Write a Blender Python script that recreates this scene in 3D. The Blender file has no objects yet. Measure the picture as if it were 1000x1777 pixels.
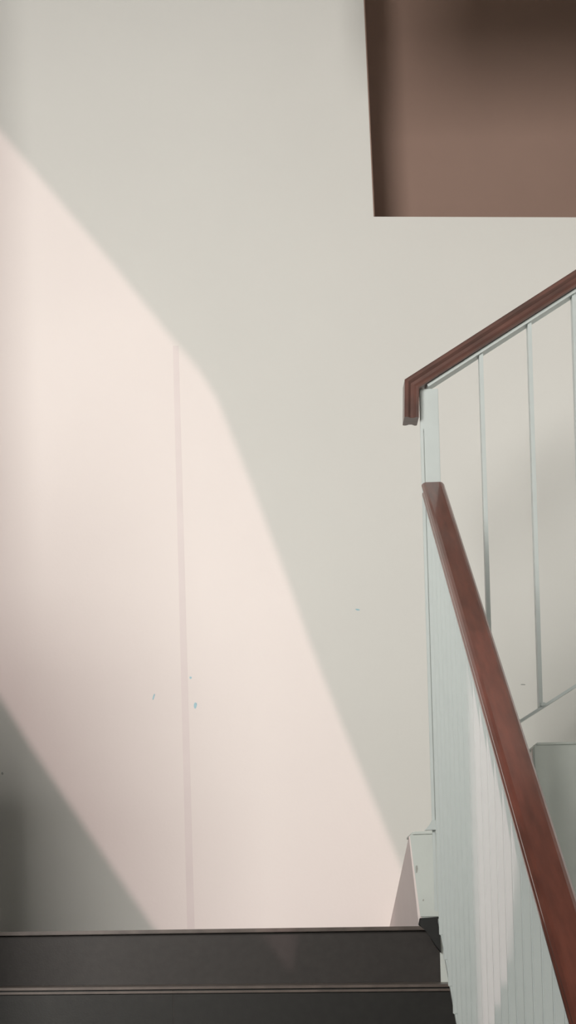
import bpy, bmesh, math, random
from mathutils import Vector, Matrix
random.seed(4)
S = bpy.context.scene
COL = S.collection

# ------------------------------------------------------------------ camera
EYE = 1.55                      # eye height above world zero
F = 2500.0                      # focal length in pixels of a 1000 px wide frame
HOR = 1637.0                    # image row of the horizon (lens shifted upward, verticals stay parallel)
ROLL = 0.030
cam = bpy.data.cameras.new('camera')
cam.sensor_fit = 'HORIZONTAL'; cam.sensor_width = 36; cam.lens = F/1000*36
cam.shift_y = (HOR-888.5)/1777.0*1.777
cam.clip_start = 0.01
camo = bpy.data.objects.new('camera', cam); COL.objects.link(camo)
camo.matrix_world = Matrix.Translation((0, 0, EYE)) @ Matrix.Rotation(math.pi/2, 4, 'X') @ Matrix.Rotation(-ROLL, 4, 'Z')
S.camera = camo

def P(px, py, D):               # point of the picture at depth D (metres along +Y)
    u = (px-500)/F; v = (HOR-py)/F
    c, s = math.cos(ROLL), math.sin(ROLL)
    return Vector(((u*c+v*s)*D, D, EYE+(-u*s+v*c)*D))

# ------------------------------------------------------------------ light
S.view_settings.view_transform = 'Standard'; S.view_settings.look = 'None'
S.view_settings.gamma = 1; S.view_settings.use_curve_mapping = False
S.view_settings.exposure = 0.0
w = bpy.data.worlds.new('sky'); S.world = w; w.use_nodes = True
bg = w.node_tree.nodes['Background']
bg.inputs[0].default_value = (0.86, 0.93, 1.0, 1); bg.inputs[1].default_value = 0.05
TX, TZ = 0.15, -0.50            # sun travel per metre of depth
sun = bpy.data.lights.new('sun', 'SUN'); sun.energy = 0.90; sun.angle = math.radians(0.32)
sun.color = (1.0, 0.67, 0.68)
suno = bpy.data.objects.new('sun', sun); COL.objects.link(suno)
suno.rotation_euler = Vector((TX, 1, TZ)).to_track_quat('-Z', 'Y').to_euler()
def area(name, loc, target, sx, sy, power, colr):
    l = bpy.data.lights.new(name, 'AREA'); l.shape = 'RECTANGLE'; l.size = sx; l.size_y = sy
    l.energy = power; l.color = colr
    o = bpy.data.objects.new(name, l); COL.objects.link(o); o.location = loc
    o.rotation_euler = (Vector(target)-Vector(loc)).to_track_quat('-Z', 'Y').to_euler()
area('window_daylight', (-1.50, 0.0, EYE+1.5), (0.2, 5, EYE+0.7), 1.7, 1.7, 208, (1.0, 0.97, 0.93))
area('side_fill', (2.1, 4.2, EYE+1.55), (0.0, 4.8, EYE+0.6), .9, 1.2, 4, (0.96, 0.98, 1.0))  # added fill for the lower right wall, not a real window

# ------------------------------------------------------------------ materials
def mat(name, c, rough=0.6, var=0.03, scale=6, bump=0.0, bscale=60, coat=0.0, spec=0.5, grain=None, c2=None):
    m = bpy.data.materials.new(name); m.use_nodes = True; t = m.node_tree; N = t.nodes; L = t.links
    b = N['Principled BSDF']; b.inputs['Roughness'].default_value = rough
    b.inputs['Coat Weight'].default_value = coat; b.inputs['Coat Roughness'].default_value = 0.12
    b.inputs['Specular IOR Level'].default_value = spec
    tc = N.new('ShaderNodeTexCoord'); mp = N.new('ShaderNodeMapping'); L.new(tc.outputs['Object'], mp.inputs[0])
    if grain: mp.inputs['Scale'].default_value = grain
    n = N.new('ShaderNodeTexNoise'); n.inputs['Scale'].default_value = scale; n.inputs['Detail'].default_value = 5
    L.new(mp.outputs[0], n.inputs['Vector'])
    r = N.new('ShaderNodeValToRGB'); L.new(n.outputs['Fac'], r.inputs[0])
    lo = [max(0, x*(1-var)) for x in c]; hi = [min(1, x*(1+var)) for x in (c2 or c)]
    r.color_ramp.elements[0].position = .3; r.color_ramp.elements[1].position = .7
    r.color_ramp.elements[0].color = (*lo, 1); r.color_ramp.elements[1].color = (*hi, 1)
    L.new(r.outputs[0], b.inputs['Base Color'])
    if bump:
        n2 = N.new('ShaderNodeTexNoise'); n2.inputs['Scale'].default_value = bscale; L.new(mp.outputs[0], n2.inputs['Vector'])
        bp = N.new('ShaderNodeBump'); bp.inputs['Strength'].default_value = bump; bp.inputs['Distance'].default_value = .002
        L.new(n2.outputs['Fac'], bp.inputs['Height']); L.new(bp.outputs[0], b.inputs['Normal'])
    return m
M_wall = mat('off_white_plaster', (.80, .785, .74), .75, .015, 1.6, .12, 90)
M_seam = mat('plaster_seam', (.75, .72, .69), .75, .02, 8)
M_side = mat('shaded_white_paint', (.64, .68, .64), .6, .05, 7, .15, 60)  # white paint toned grey-green and darker to carry the steps' shade
M_fillet = mat('bounce_lit_fillet', (.88, .78, .75), .7, .02, 6)  # pinkish, lighter tone stands in for warm bounce light
M_steel = mat('white_enamel_steel', (.60, .65, .635), .35, .03, 12)
M_wood = mat('reddish_brown_wood', (.125, .038, .024), .33, .10, 5, .05, 30, coat=.5, grain=(14, 1.2, 3), c2=(.16, .049, .031))
M_wood2 = mat('reddish_brown_wood_along', (.11, .062, .052), .36, .12, 5, .05, 30, coat=.3, grain=(1.2, 14, 3), c2=(.15, .070, .055))
M_gran = mat('dark_granite', (.026, .025, .023), .5, .08, 45, .1, 200, spec=.3)
M_granw = mat('dark_granite_riser', (.042, .037, .034), .5, .08, 45, .1, 200, spec=.3)
M_gran2 = mat('granite_skirting_shadow', (.014, .014, .013), .5, .2, 45)
M_nose = mat('beige_granite_nosing', (.12, .095, .082), .4, .25, 20)  # beige, paler than the risers
M_brown = mat('brown_paint', (.34, .225, .180), .6, .03, 3)
M_dark = mat('dark_brown_blocker', (.03, .024, .02), .6, .05, 3)  # dark finish of the unseen pieces at left, chosen to deepen shade
M_blue = mat('pale_blue_paint_mark', (.36, .60, .66), .6, .15, 80)
M_grey = mat('grey_scuff', (.40, .40, .37), .8, .15, 80)

# ------------------------------------------------------------------ helpers
def obj(name, bm, m, parent=None, smooth=False):
    bmesh.ops.recalc_face_normals(bm, faces=bm.faces)
    me = bpy.data.meshes.new(name); bm.to_mesh(me); bm.free(); me.materials.append(m)
    if smooth:
        for p in me.polygons: p.use_smooth = True
    o = bpy.data.objects.new(name, me); COL.objects.link(o)
    if parent: o.parent = parent
    return o
def tag(o, label, cat, group=None):
    o['label'] = label; o['category'] = cat
    if group: o['group'] = group
def thing(name, label, cat):
    o = bpy.data.objects.new(name, None); COL.objects.link(o); o.empty_display_size = .1; tag(o, label, cat); return o
def struct(o): o['kind'] = 'structure'; return o
def prism(front, back):
    bm = bmesh.new(); a = [bm.verts.new(v) for v in front]; b = [bm.verts.new(v) for v in back]; n = len(a)
    bm.faces.new(a); bm.faces.new(b[::-1])
    for i in range(n): bm.faces.new((a[i], b[i], b[(i+1) % n], a[(i+1) % n]))
    return bm
def slab_px(pts, D, depth):     # outline at depth D pushed straight back by depth
    f = [P(x, y, D) for x, y in pts]
    return prism(f, [v+Vector((0, depth, 0)) for v in f])
def bevel(bm, r, seg=2):
    bmesh.ops.bevel(bm, geom=list(bm.edges), offset=r, segments=seg, affect='EDGES', clamp_overlap=True); return bm
def box(x0, x1, y0, y1, z0, z1, r=0):
    q = [(x0, y0, z0), (x1, y0, z0), (x1, y0, z1), (x0, y0, z1)]
    bm = prism([Vector(v) for v in q], [Vector((v[0], y1, v[2])) for v in q])
    return bevel(bm, r) if r else bm
def sweep(path, side, sec):
    side = Vector(side); path = [Vector(p) for p in path]; bm = bmesh.new(); rings = []
    for i, p in enumerate(path):
        t1 = (path[i]-path[i-1]).normalized() if i else None
        t2 = (path[i+1]-path[i]).normalized() if i < len(path)-1 else None
        t1 = t1 or t2; t2 = t2 or t1
        n1 = t1.cross(side).normalized(); n2 = t2.cross(side).normalized()
        n = (n1+n2).normalized(); n = n/max(.3, n.dot(n1))
        rings.append([bm.verts.new(p+side*u+n*v) for u, v in sec])
    k = len(sec)
    for a, b in zip(rings, rings[1:]):
        for j in range(k): bm.faces.new((a[j], b[j], b[(j+1) % k], a[(j+1) % k]))
    bm.faces.new(rings[0]); bm.faces.new(rings[-1][::-1])
    return bm
def holed(name, outer, holes, y, thick, m):     # upright wall in XZ with real openings
    cu = bpy.data.curves.new(name, 'CURVE'); cu.dimensions = '2D'; cu.fill_mode = 'BOTH'; cu.extrude = thick/2
    for ring in [outer]+holes:
        s = cu.splines.new('POLY'); s.points.add(len(ring)-1); s.use_cyclic_u = True
        for i, (x, z) in enumerate(ring): s.points[i].co = (x, z, 0, 1)
    tmp = bpy.data.objects.new(name, cu); COL.objects.link(tmp)
    bpy.context.view_layer.update()
    me = bpy.data.meshes.new_from_object(tmp.evaluated_get(bpy.context.evaluated_depsgraph_get()))
    bpy.data.objects.remove(tmp)
    me.transform(Matrix.Translation((0, y, 0)) @ Matrix.Rotation(math.pi/2, 4, 'X'))
    me.materials.clear(); me.materials.append(m)
    o = bpy.data.objects.new(name, me); COL.objects.link(o); return struct(o)

# ------------------------------------------------------------------ structure
DW = 5.0; DL = 4.0              # depth of the far wall and of the landing's front edge
XL = -1.14; XR = 2.6; TOP = EYE+4.2
niche_px = [(626, -115), (648.5, 376), (1260, 378), (1260, -115)]
niche = [(v.x, v.z) for v in (P(x, y, DW) for x, y in niche_px)]
wall = holed('wall_back', [(XL-.1, 0), (XR, 0), (XR, TOP), (XL-.1, TOP)], [niche], DW+.14, .28, M_wall)
# unseen mask wall behind the viewer, added; its openings shape the sun patches
YR = -1.0
def back(x, z, D): return (x-TX*(D-YR), z-TZ*(D-YR))
main_px = [(-90, 120), (0, 226), (100, 343), (200, 462), (300, 588), (345, 640), (376, 690), (405, 762), (440, 850),
           (480, 955), (540, 1120), (600, 1272), (650, 1392), (690, 1488), (738, 1606)]
mainp = [back(v.x, v.z, DW) for v in (P(x, y, DW) for x, y in main_px)]
tri = [back(v.x, v.z, DL) for v in (P(522, 1596, DL), P(506, 1692, DL), P(438, 1598, DL))]
low = [back(v.x, v.z, DW) for v in (P(x, y, DW) for x, y in [(268, 1612), (200, 1514), (130, 1410), (60, 1306), (0, 1210), (-90, 1060)])]
hole2 = [back(x, EYE+z, DW) for x, z in [(.690, -.25), (.735, -.25), (.785, -.74), (.80, -.95), (.76, -1.2), (.69, -1.2)]]
rear = holed('sun_mask', [(-4, -.5), (3.2, -.5), (3.2, TOP+4.5), (-4, TOP+4.5)], [mainp+tri+low, hole2], YR, .02, M_wall)
struct(obj('shade_wall_left', box(XL-.1, XL, DL-.05, DW-.001, 0, TOP), M_dark))  # dark return wall, unseen, shaped to shade the far wall's left edge
# added unseen blockers: parapet shades the lower left, overhead slab shades the near rail
pz = lambda y: EYE+1.24+.27*(4.07-y)
struct(obj('parapet_blocker', prism([Vector((XL, y, z)) for y, z in ((2.95, 0), (DL-.051, 0), (DL-.051, pz(DL)), (2.95, pz(2.95)))],
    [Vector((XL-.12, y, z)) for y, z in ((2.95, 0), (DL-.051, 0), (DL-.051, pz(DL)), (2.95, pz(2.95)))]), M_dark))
struct(obj('slab_blocker', box(.12, XR, YR+.1, 1.8, EYE+2.15, EYE+2.4), M_wall))
struct(obj('wall_right', box(XR, XR+.1, YR+.1, DW-.001, 0, TOP), M_wall))
struct(obj('floor', box(XL-.1, XR, 4.03, DW-.001, EYE-.16, EYE+.022), M_gran))

kz = lambda y: EYE+.575+.281*(5-y)  # unseen kerb added to shade the far wall's lower left
struct(obj('kerb_blocker', prism([Vector((-.89, y, z)) for y, z in ((3.25, 0), (3.95, 0), (3.95, kz(3.95)), (3.25, kz(3.25)))],
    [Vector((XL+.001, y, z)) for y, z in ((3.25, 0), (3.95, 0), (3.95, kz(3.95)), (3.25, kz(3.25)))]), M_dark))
# added out of view: pier shades the near balusters, beam darkens the recess top
struct(obj('pier_blocker', box(-.84, -.30, 1.1, 1.25, 0, EYE+1.3), M_wall))
struct(obj('beam_blocker_1', box(.12, XR, 4.0, 4.2, EYE+2.805, EYE+3.4), M_wall))
# fine things on the wall
seam = [(300, 600), (310, 600), (338, 1612), (325, 1612)]
obj('plaster_seam', slab_px(seam, DW-.0008, .0008), M_seam, wall)
def mark(name, cx, cy, wd, ht, lean, m, n=9):
    pts = []
    for i in range(n):
        a = 2*math.pi*i/n; r = random.uniform(.65, 1.1)
        x, y = wd*r*math.cos(a), ht*r*math.sin(a); pts.append((cx+x-lean*y, cy+y))
    obj(name, slab_px(pts, DW-.0012, .0012), m, wall)
mark('paint_mark', 339, 1225, 3.4, 6, .1, M_blue); mark('paint_mark', 266.5, 1210, 1.7, 6, .3, M_blue)
mark('paint_mark', 331, 1176, 2, 2.5, 0, M_blue); mark('paint_mark', 621, 1058, 4, 1.6, -.6, M_blue)
mark('scuff_mark', 4, 1342, 2, 2.5, 0, M_grey)
mark('scuff_mark', 908, 1188, 5, 1.2, -.5, M_grey)

# brown recess
ni = thing('wall_recess', 'brown painted recess with a shaded left side, high on the white wall at right', 'recess')
obj('back_panel', box(niche[0][0]-.06, niche[2][0]+.06, DW+.28, DW+.31, niche[1][1]-.06, niche[0][1]+.06), M_brown, ni)
nx0, nz0 = niche[1]; e = .004
obj('side_lining', prism([Vector((niche[0][0], DW+.001, niche[0][1])), Vector((nx0, DW+.001, nz0)), Vector((nx0+e, DW+.001, nz0+e)), Vector((niche[0][0]+e, DW+.001, niche[0][1]))],
    [Vector((niche[0][0], DW+.28, niche[0][1])), Vector((nx0, DW+.28, nz0)), Vector((nx0+e, DW+.28, nz0+e)), Vector((niche[0][0]+e, DW+.28, niche[0][1]))]), M_brown, ni)

# ------------------------------------------------------------------ lower stair
st = thing('lower_staircase', 'dark grey granite steps climbing to the landing, beige nosings, across the bottom', 'staircase')
RISE = .152; GO = .21
# landing edge and first riser
def nosing(pl, pr, D, th, lip, name='nosing'):
    a, b = P(pl[0], pl[1], D), P(pr[0], pr[1], D)
    q = [a, b, b-Vector((0, 0, th)), a-Vector((0, 0, th))]
    return obj(name, bevel(prism([v-Vector((0, lip, 0)) for v in q], [v+Vector((0, .05, 0)) for v in q]), .0015), M_nose, st)
nosing((-50, 1618), (741, 1607), DL, .011, .010)
obj('riser', slab_px([(-50, 1624), (763, 1612), (767, 1712), (-50, 1722)], DL+.006, .03), M_granw, st)
D2 = DL-GO
a2 = P(-62, 1715.3, D2); b2 = P(830, 1707.5, D2)
q = [a2, b2, b2-Vector((0, 0, .007)), a2-Vector((0, 0, .007))]
obj('tread', prism(q, [v+Vector((0, GO+.004, 0)) for v in q]), M_nose, st)
nl = [v-Vector((0, 0, .0115)) for v in (a2, b2)]
q = [nl[0], nl[1], nl[1]-Vector((0, 0, .006)), nl[0]-Vector((0, 0, .006))]
obj('nosing', prism(q, [v+Vector((0, .05, 0)) for v in q]), M_nose, st)
def rpx(l, r): return slab_px([(l[0], l[1]), (r[0], r[1]), (r[0]+3.5, 1832), (l[0]+(1 if l[0] > 0 else 0)*3.5, 1832)], D2+.006, .03)
obj('riser', bevel(rpx((-62, 1719.3), (299.5, 1717)), .001, 1), M_gran, st)
obj('joint', slab_px([(298, 1718), (303, 1718), (306, 1832), (301, 1832)], D2+.0067, .02), M_granw, st)
obj('riser', bevel(rpx((300.6, 1717), (832, 1712)), .001, 1), M_gran, st)
zt = (a2.z+b2.z)/2-RISE
for k in range(1, 6):           # steps below the frame
    D = D2-GO*k; z = zt-RISE*(k-1)
    obj('tread', box(-.885, .50, D-.01, D+GO+.005, z-.02, z), M_nose, st)
    obj('riser', box(-.885, .50, D+.006, D+.03, z-RISE, z-.021), M_gran, st)
# skirting tile at the landing's right end; its dark wedge imitates a shadow
obj('corner_shadow_tile', bevel(slab_px([(729, 1593), (762.5, 1591), (766, 1654), (755, 1640), (744, 1619), (727, 1605)], DL-.012, .02), .002, 1), M_gran2, st)
# white cheek at the right of the first step and the wall below the upper flight
obj('cheek', slab_px([(762, 1590), (860, 1588), (868, 1850), (770, 1850)], DL+.002, .03), M_side, st)

# ------------------------------------------------------------------ upper stair
us = thing('upper_staircase', 'white painted side and ends, toned grey-green for shade, of the steps rising to the right of the landing', 'staircase')
DB = 4.06
def step2(front):
    f = [P(x, y, DB) for x, y in front]
    return obj('step', bevel(prism(f, [Vector((v.x, DW-.004, v.z)) for v in f]), .005, 2), M_side, us)
def tapered(front, foot):       # block whose left end leans back to a foot point on the far wall
    f = [P(x, y, DB) for x, y in front]
    b = [Vector((v.x+.10, DW-.004, v.z)) for v in f]
    o = obj('step', bevel(prism(f, b), .004, 2), M_side, us)
    top, bot = f[0], f[-1]-Vector((0, 0, .06)); C = P(foot[0], foot[1], DW-.004)
    bm = bmesh.new()
    A = bm.verts.new(top+Vector((-.001, .012, -.006))); B = bm.verts.new(bot+Vector((-.001, .012, 0))); Cv = bm.verts.new(C)
    E = bm.verts.new((top.x+.06, top.y+.012, top.z-.01)); G = bm.verts.new((bot.x+.06, DW-.004, C.z))
    for fc in ((A, B, Cv), (A, Cv, G), (A, G, E), (B, G, Cv), (A, E, B), (B, E, G)): bm.faces.new(fc)
    obj('end_fillet', bm, M_fillet, us)
    return o
tapered([(711, 1447), (718, 1443), (927, 1436), (932, 1590), (730, 1593)], (674, 1618))
tapered([(925, 1294), (931, 1290), (1140, 1286), (1160, 1820), (950, 1830)], (885, 1470))
step2([(1142, 1137), (1360, 1133), (1384, 1820), (1165, 1820)])
step2([(1362, 981), (1580, 977), (1604, 1820), (1386, 1820)])
# thin capping on top of the steps
for (x0, y0), (x1, y1) in (((709, 1447), (924, 1439.5)), ((925, 1291.5), (1140, 1287))):
    a, b = P(x0+7, y0-3, DB-.004), P(x1, y1-3, DB-.004)
    q = [a, b, b-Vector((0, 0, .007)), a-Vector((0, 0, .007))]
    obj('capping', bevel(prism(q, [v+Vector((0, .2, 0)) for v in q]), .001, 1), M_side, us)
def dot(cx, cy, wd, ht):
    pts = [(cx+wd*math.cos(a)*random.uniform(.6, 1.1), cy+ht*math.sin(a)*random.uniform(.6, 1.1)) for a in [i*math.pi/4 for i in range(8)]]
    obj('scuff', slab_px(pts, DB-.0015, .002), M_grey, us)
dot(723, 1508, 2, 9); dot(735, 1562, 1.5, 2)

# ------------------------------------------------------------------ lower balustrade
lb = thing('lower_balustrade', 'nearer balustrade with wide reddish brown wooden handrail and white flat balusters beside dark steps', 'balustrade')
X0, X1 = .410, .460; XC = .4365
SL = .725
def ztop(D): return EYE+1.262-SL*(3.97-D)
SEC = [(-.020, .000), (-.026, -.002), (-.031, -.007), (-.031, -.011), (-.0245, -.017), (-.0235, -.024), (-.0285, -.031), (-.0285, -.036), (-.024, -.040),
       (.024, -.040), (.0285, -.036), (.0285, -.031), (.0235, -.024), (.0245, -.017), (.031, -.011), (.031, -.007), (.026, -.002), (.020, 0)]
path = [(XC, D, ztop(D)) for D in (3.962, 3.2, 2.4, 1.6, .9)]
obj('handrail', sweep(path, (1, 0, 0), SEC), M_wood, lb)
th = .040/math.cos(math.atan(SL))
strip = [(-.020, 0), (.020, 0), (.020, -.007), (-.020, -.007)]
obj('mounting_strip', sweep([(XC, D, ztop(D)-th-.0005) for D in (3.96, .95)], (1, 0, 0), strip), M_steel, lb)
def zbot(D): return EYE+.078-SL*(4.0-D)
obj('bottom_rail', sweep([(XC, D, zbot(D)+.006) for D in (3.96, 1.0)], (1, 0, 0), [(-.022, 0), (.022, 0), (.022, -.010), (-.022, -.010)]), M_steel, lb)
bar = None
D = 3.90; zh = None
while D > 1.0:
    z0 = zbot(D)+.004; z1 = ztop(D)-th-.004
    if bar is None:
        bar = obj('baluster', box(X0, X1, -.0035, .0035, 0, z1-z0, .002), M_steel, lb); bar.location = (0, D, z0)
    else:
        c = bar.copy(); COL.objects.link(c); c.location = (0, D, z0)
    D -= .092
# ------------------------------------------------------------------ upper balustrade
ub = thing('upper_balustrade', 'farther balustrade climbing to the right, wooden handrail with a dropped end and thin white balusters', 'balustrade')
YC = 4.0
pt = lambda x, y: P(x, y, YC)
T = .040
A = pt(701, 666); Bp = pt(1000, 474); d = (Bp-A).normalized(); end = A+d*1.5
drop0 = pt(700.5, 731)
s2 = [(-.031, 0), (-.034, -.004), (-.033, -.010), (-.026, -.017), (-.0255, -.025), (-.033, -.033), (-.034, -.035), (-.031, -.040),
      (.031, -.040), (.034, -.035), (.033, -.033), (.0255, -.025), (.026, -.017), (.033, -.010), (.034, -.004), (.031, 0)]
obj('handrail', sweep([drop0, A, end], (0, 1, 0), s2), M_wood2, ub)
n = Vector((-d.z, 0, d.x))
s0 = pt(742, 0); off = -n*(T+.0008)
def on(line0, dirv, X): return line0+dirv*((X-line0.x)/dirv.x)
u0 = on(A+off, d, X0+.02)
obj('mounting_strip', sweep([u0, end+off], (0, 1, 0), [(-.020, 0), (.020, 0), (.020, -.008), (-.020, -.008)]), M_steel, ub)
b0, b1 = pt(900, 1251), pt(1000, 1187); db = (b1-b0).normalized()
bl = on(b0, db, X1+.012); be = on(b0, db, end.x)
obj('bottom_rail', sweep([bl, be], (0, 1, 0), [(-.012, 0), (.012, 0), (.012, -.008), (-.012, -.008)]), M_steel, ub)
for px in (839, 924.5, 1003, 1085, 1165, 1245, 1325):
    Xb = P(px, 780, YC).x
    za = on(A+off, d, Xb).z-.009; zb = on(b0, db, Xb).z-.002
    obj('baluster', box(Xb-.0055, Xb+.0055, YC-.012, YC+.012, zb, za), M_steel, ub)
    obj('baluster_foot', box(Xb-.002, Xb+.013, YC-.017, YC+.017, zb+.001, zb+.012, .002), M_steel, ub)
# tall flat post that carries both rails
postz0 = P(750, 1441, DL).z; postz1 = P(745, 676, DL).z
post = obj('newel_post', box(X0, X1+.002, 3.994, 4.006, postz0, postz1, .001), M_steel, ub)
obj('edge_strip', box(X0-.001, X0+.008, 3.990, 3.9938, EYE+.076, P(745, 745, DL).z, .001), M_steel, ub)
obj('foot_plate', bevel(slab_px([(737, 1441), (762, 1440), (760, 1423), (750, 1423), (746, 1432)], 3.975, .016), .001, 1), M_steel, ub)
post['label'] = 'tall white flat post joining both handrails'
